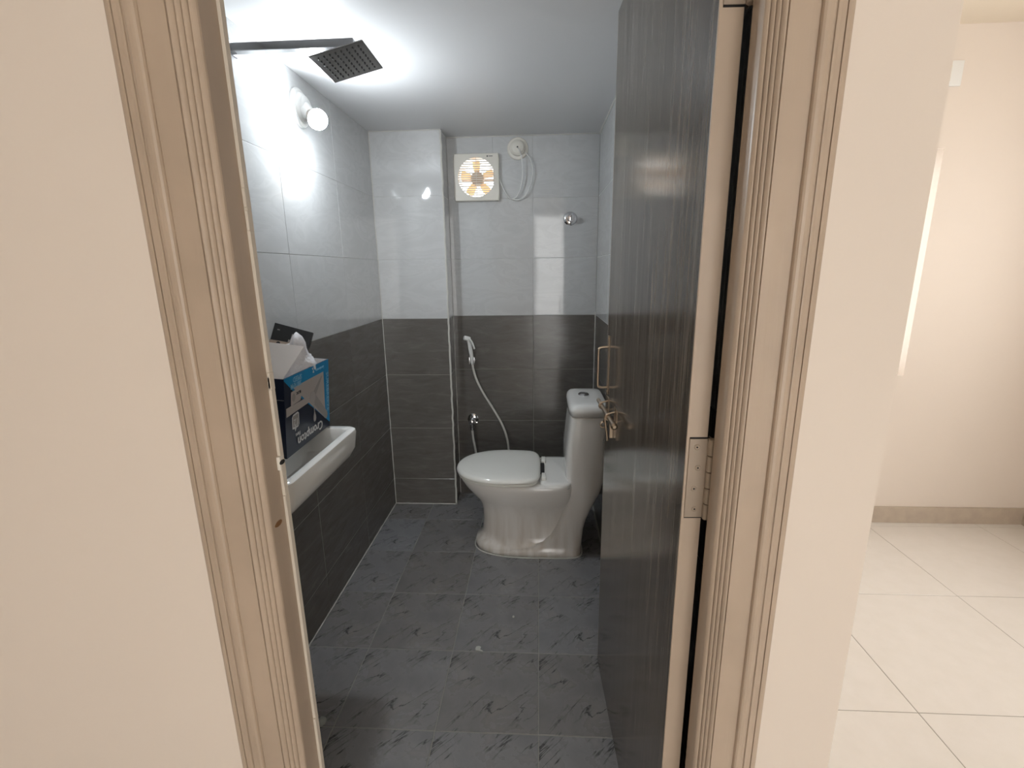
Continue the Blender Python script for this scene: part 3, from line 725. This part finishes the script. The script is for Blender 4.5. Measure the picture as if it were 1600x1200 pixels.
pr = [(.0315*sin(radians(t)), .046-.0315*cos(radians(t))) for t in range(84, 181, 8)]
obj('globe', LT_(pr, s0, dd, 32), EMB, lb, smooth='all')

# ------------------------------------------------------------------ exhaust fan
ef = empty('exhaust_fan', (-.3165, YB, 1.756)); tag(ef, 'square ivory exhaust fan with round louvred grille high on the back wall', 'exhaust fan')
hw, hz = .1165, .1125; R = .094; nS = 48
def sq(t, w, h):
    c_, s_ = cos(t), sin(t); k = 1/max(abs(c_)/w, abs(s_)/h); return (c_*k, s_*k)
bm = bmesh.new()
ts = [2*pi*(i+.0)/nS+pi/4 for i in range(nS)]
rings = []
for (fn, y) in ((lambda t: sq(t, hw, hz), 0), (lambda t: sq(t, hw, hz), -.022), (lambda t: sq(t, hw-.003, hz-.003), -.025), (lambda t: (R*cos(t), R*sin(t)), -.025), (lambda t: (R*cos(t), R*sin(t)), .11)):
    rings.append([(fn(t)[0], y, fn(t)[1]) for t in ts])
loft(bm, rings, cap=False)
obj('housing', bm, WPL, ef, smooth=True)
sm = None
for k in range(17):
    z = -.084+k*.0105; w = math.sqrt(max(0, R*R-z*z))-.0005
    obj('louvre', BX(-w, -.0245, z-.0019, w, -.0165, z+.0019), WPL, ef)
obj('rib', BX(-.0013, -.0255, -R, .0013, -.020, R), WPL, ef)
obj('hub', LT_([(.030, 0), (.0335, .004), (.034, .03), (.034, .05)], (0, .004, 0), (0, 1, 0), 32), HUBM, ef, smooth=True)
for k in range(5):
    ph = radians(90+72*k+4); bm = bmesh.new()
    vs_ = []
    for rr_, hw_ in ((.030, .012), (.050, .018), (.070, .021), (.084, .019), (.088, .013)):
        row = []
        for s_ in (-1, 0, 1):
            a_ = s_*hw_; tw = a_*.35
            x = rr_*cos(ph)-a_*sin(ph); z = rr_*sin(ph)+a_*cos(ph); row.append((x, .028+tw, z))
        vs_.append(row)
    V0 = [[bm.verts.new(p) for p in row] for row in vs_]; V1 = [[bm.verts.new((p[0], p[1]+.0015, p[2])) for p in row] for row in vs_]
    for G, in ((V0,), (V1,)):
        for i in range(4):
            for j in range(2): bm.faces.new((G[i][j], G[i+1][j], G[i+1][j+1], G[i][j+1]))
    for i in range(4):
        bm.faces.new((V0[i][0], V0[i+1][0], V1[i+1][0], V1[i][0])); bm.faces.new((V0[i][2], V0[i+1][2], V1[i+1][2], V1[i][2]))
    bm.faces.new(V0[0]+V1[0][::-1]); bm.faces.new(V0[-1]+V1[-1][::-1])
    obj('blade', bm, AMB, ef)
obj('motor_bracket', BX(-.088, .058, -.004, .088, .064, .004), HUBM, ef)
bm = LT_([(.0038, 0), (.0038, .0004)], (.058, -.0252, .098), (0, -1, 0), 14); obj('logo_mark', bm, BLK, ef)
obj('logo_bar', BX(.065, -.0256, .0965, .085, -.0250, .0995), BLK, ef)

# ceiling rose on the back wall with the fan cord
cr_ = empty('cable_rose', (-.1055, YB, 1.890)); tag(cr_, 'round ivory cable outlet on the back wall right of the exhaust fan', 'cable outlet')
obj('base_plate', LT_([(.053, 0), (.053, .005), (.049, .009), (.040, .010)], (0, 0, 0), (0, -1, 0), 40), WPL, cr_, smooth=True)
obj('cover', LT_([(.038, .009), (.037, .022), (.033, .026), (.031, .026), (.030, .030), (.024, .034), (.006, .035)], (0, 0, 0), (0, -1, 0), 40), WPL, cr_, smooth=True)
obj('cable_hole', LT_([(.0042, .0345), (.0042, .0358)], (0, 0, 0), (0, -1, 0), 14), BLK, cr_)
cords = bmesh.new()
tube(cords, spline([(-.1055, 2.588, 1.888), (-.098, 2.575, 1.876), (-.086, 2.585, 1.845), (-.082, 2.590, 1.79), (-.084, 2.592, 1.735), (-.098, 2.598, 1.685), (-.118, 2.606, 1.657), (-.148, 2.608, 1.652), (-.175, 2.606, 1.69), (-.198, 2.607, 1.74), (-.203, 2.607, 1.752)], 8), .0026, 8)
tube(cords, spline([(-.070, 2.612, 1.872), (-.045, 2.606, 1.842), (-.032, 2.600, 1.80), (-.034, 2.598, 1.75), (-.050, 2.600, 1.695), (-.075, 2.604, 1.660), (-.105, 2.606, 1.645), (-.130, 2.608, 1.648), (-.150, 2.607, 1.653)], 8), .0026, 8)
cd = obj('cord', cords, WPL2, None, smooth='all'); tag(cd, 'thin white cord looping from the round outlet down to the exhaust fan', 'cord')

# chrome outlet
ch = empty('chrome_wall_outlet', (.1625, YB, 1.550)); tag(ch, 'round chrome wall outlet with short stub, right of the cable loop', 'outlet')
obj('flange', LT_([(.0345, 0), (.034, .003), (.029, .007), (.020, .009)], (0, 0, 0), (0, -1, 0), 40), CHR, ch, smooth=True)
obj('stub', LT_([(.0165, .006), (.0165, .050), (.014, .054), (.006, .055)], (0, 0, 0), (0, -1, 0), 32), CHR, ch, smooth=True)

# ------------------------------------------------------------------ jet spray and angle valve
sp = empty('jet_spray', (-.372, YB, .80)); tag(sp, 'white hand spray hanging upright in its wall holder behind the toilet', 'spray')
obj('holder', (lambda bm: (lathe(bm, [(.016, 0), (.016, .006), (.008, .010), (.008, .024)], Matrix.Translation((.004, 0, .012)) @ frame_z((0, -1, 0)), 20), box(bm, -.014, -.046, -.006, -.007, -.022, .032, bev=.002), box(bm, .013, -.046, -.006, .020, -.022, .032, bev=.002), box(bm, -.014, -.027, -.006, .020, -.020, .032, bev=.002), bm)[-1])(bmesh.new()), CHR, sp, smooth=True)
obj('grip', (lambda bm: (tube(bm, spline([(.006, -.036, -.012), (.003, -.037, .030), (-.002, -.040, .075), (-.006, -.043, .110), (-.010, -.046, .128)], 5), .01, 14, rs=[.0075+.004*min(1, k/8) for k in range(21)]), bm)[-1])(bmesh.new()), WPL2, sp, smooth='all')
obj('spray_head', LT_([(.010, -.016), (.0125, -.008), (.0125, .016), (.0105, .020)], (-.016, -.050, .136), (-.85, -.35, .25), 20), WPL2, sp, smooth=True)
obj('trigger', (lambda bm: (tube(bm, spline([(-.004, -.058, .136), (.010, -.062, .118), (.020, -.060, .090), (.022, -.058, .080)], 5), .0055, 8), bm)[-1])(bmesh.new()), WPL2, sp, smooth='all')
hs = spline([(-.366, 2.584, .788), (-.362, 2.580, .765), (-.345, 2.575, .705), (-.305, 2.565, .625), (-.255, 2.555, .545), (-.205, 2.545, .455), (-.178, 2.535, .375), (-.168, 2.53, .285), (-.178, 2.53, .19), (-.235, 2.535, .115), (-.30, 2.54, .115), (-.345, 2.55, .19), (-.362, 2.566, .29), (-.374, 2.572, .36), (-.378, 2.574, .41)], 9)
ho = obj('spray_hose', TB(hs, .0062, 10), CYAN, None, smooth='all'); tag(ho, 'white flexible hose curving from the hand spray down behind the toilet to the valve', 'hose')
av = empty('angle_valve', (-.378, YB, .465)); tag(av, 'chrome angle valve on the dark back wall left of the toilet', 'valve')
obj('flange', LT_([(.032, 0), (.031, .004), (.022, .009), (.012, .011)], (0, 0, 0), (0, -1, 0), 32), CHR, av, smooth=True)
obj('valve_body', (lambda bm: (lathe(bm, [(.0115, .008), (.0115, .058)], frame_z((0, -1, 0)), 20), lathe(bm, [(.0105, 0), (.0105, .030), (.013, .031), (.0125, .048), (.008, .050)], Matrix.Translation((0, -.046, -.004)) @ frame_z((0, 0, -1)), 20), bm)[-1])(bmesh.new()), CHR, av, smooth=True)
obj('lever', (lambda bm: (lathe(bm, [(.014, .056), (.015, .060), (.014, .074), (.009, .077)], frame_z((0, -1, 0)), 20), box(bm, .004, -.075, -.005, .036, -.066, .004, bev=.002), bm)[-1])(bmesh.new()), CHR, av, smooth=True)

# ------------------------------------------------------------------ switch plate on the far hall wall
sw = empty('switch_plate', (1.842, YH, 2.130)); tag(sw, 'white switch plate high on the cream wall at the right edge', 'switch')
obj('plate', BX(-.075, -.008, -.052, .062, 0, .052, bev=.003), WPL2, sw, smooth=True)
obj('insert', BX(-.050, -.0105, -.032, .012, -.0078, .032, bev=.001), WPL, sw)
for x in (-.035, -.004): obj('rocker', BX(x-.012, -.013, -.026, x+.012, -.0103, .026, bev=.001), WPL2, sw)

# ------------------------------------------------------------------ debris on the bathroom floor
def chip(name, pts, z, m, lab, cat):
    o = obj(name, PR(pts, .0003, z), m); return tag(o, lab, cat)
chip('plaster_chip', [(-.222, 1.405), (-.195, 1.400), (-.197, 1.404), (-.206, 1.408), (-.204, 1.420), (-.212, 1.424), (-.221, 1.421), (-.223, 1.412)], .002, CAULK, 'small white plaster chip on the floor tiles in front of the toilet', 'debris')
chip('plaster_crumb', [(-.101, 1.572), (-.096, 1.571), (-.093, 1.576), (-.097, 1.581), (-.101, 1.578)], .003, CAULK, 'tiny white crumb on the floor between plaster chip and toilet', 'debris')
bm = bmesh.new(); bmesh.ops.create_icosphere(bm, subdivisions=3, radius=1)
for v in bm.verts:
    d = 1+.3*mnoise.noise(v.co*2.5); v.co = Vector((v.co.x*.012*d, v.co.y*.016*d, max(0, v.co.z)*.012*d))
o = obj('mortar_lump', bm, mat('grey_mortar', (.34, .36, .34, 1), .8), None, (-.642, 1.112, 0), smooth='all'); tag(o, 'small grey mortar lump on the floor against the left door frame', 'debris')
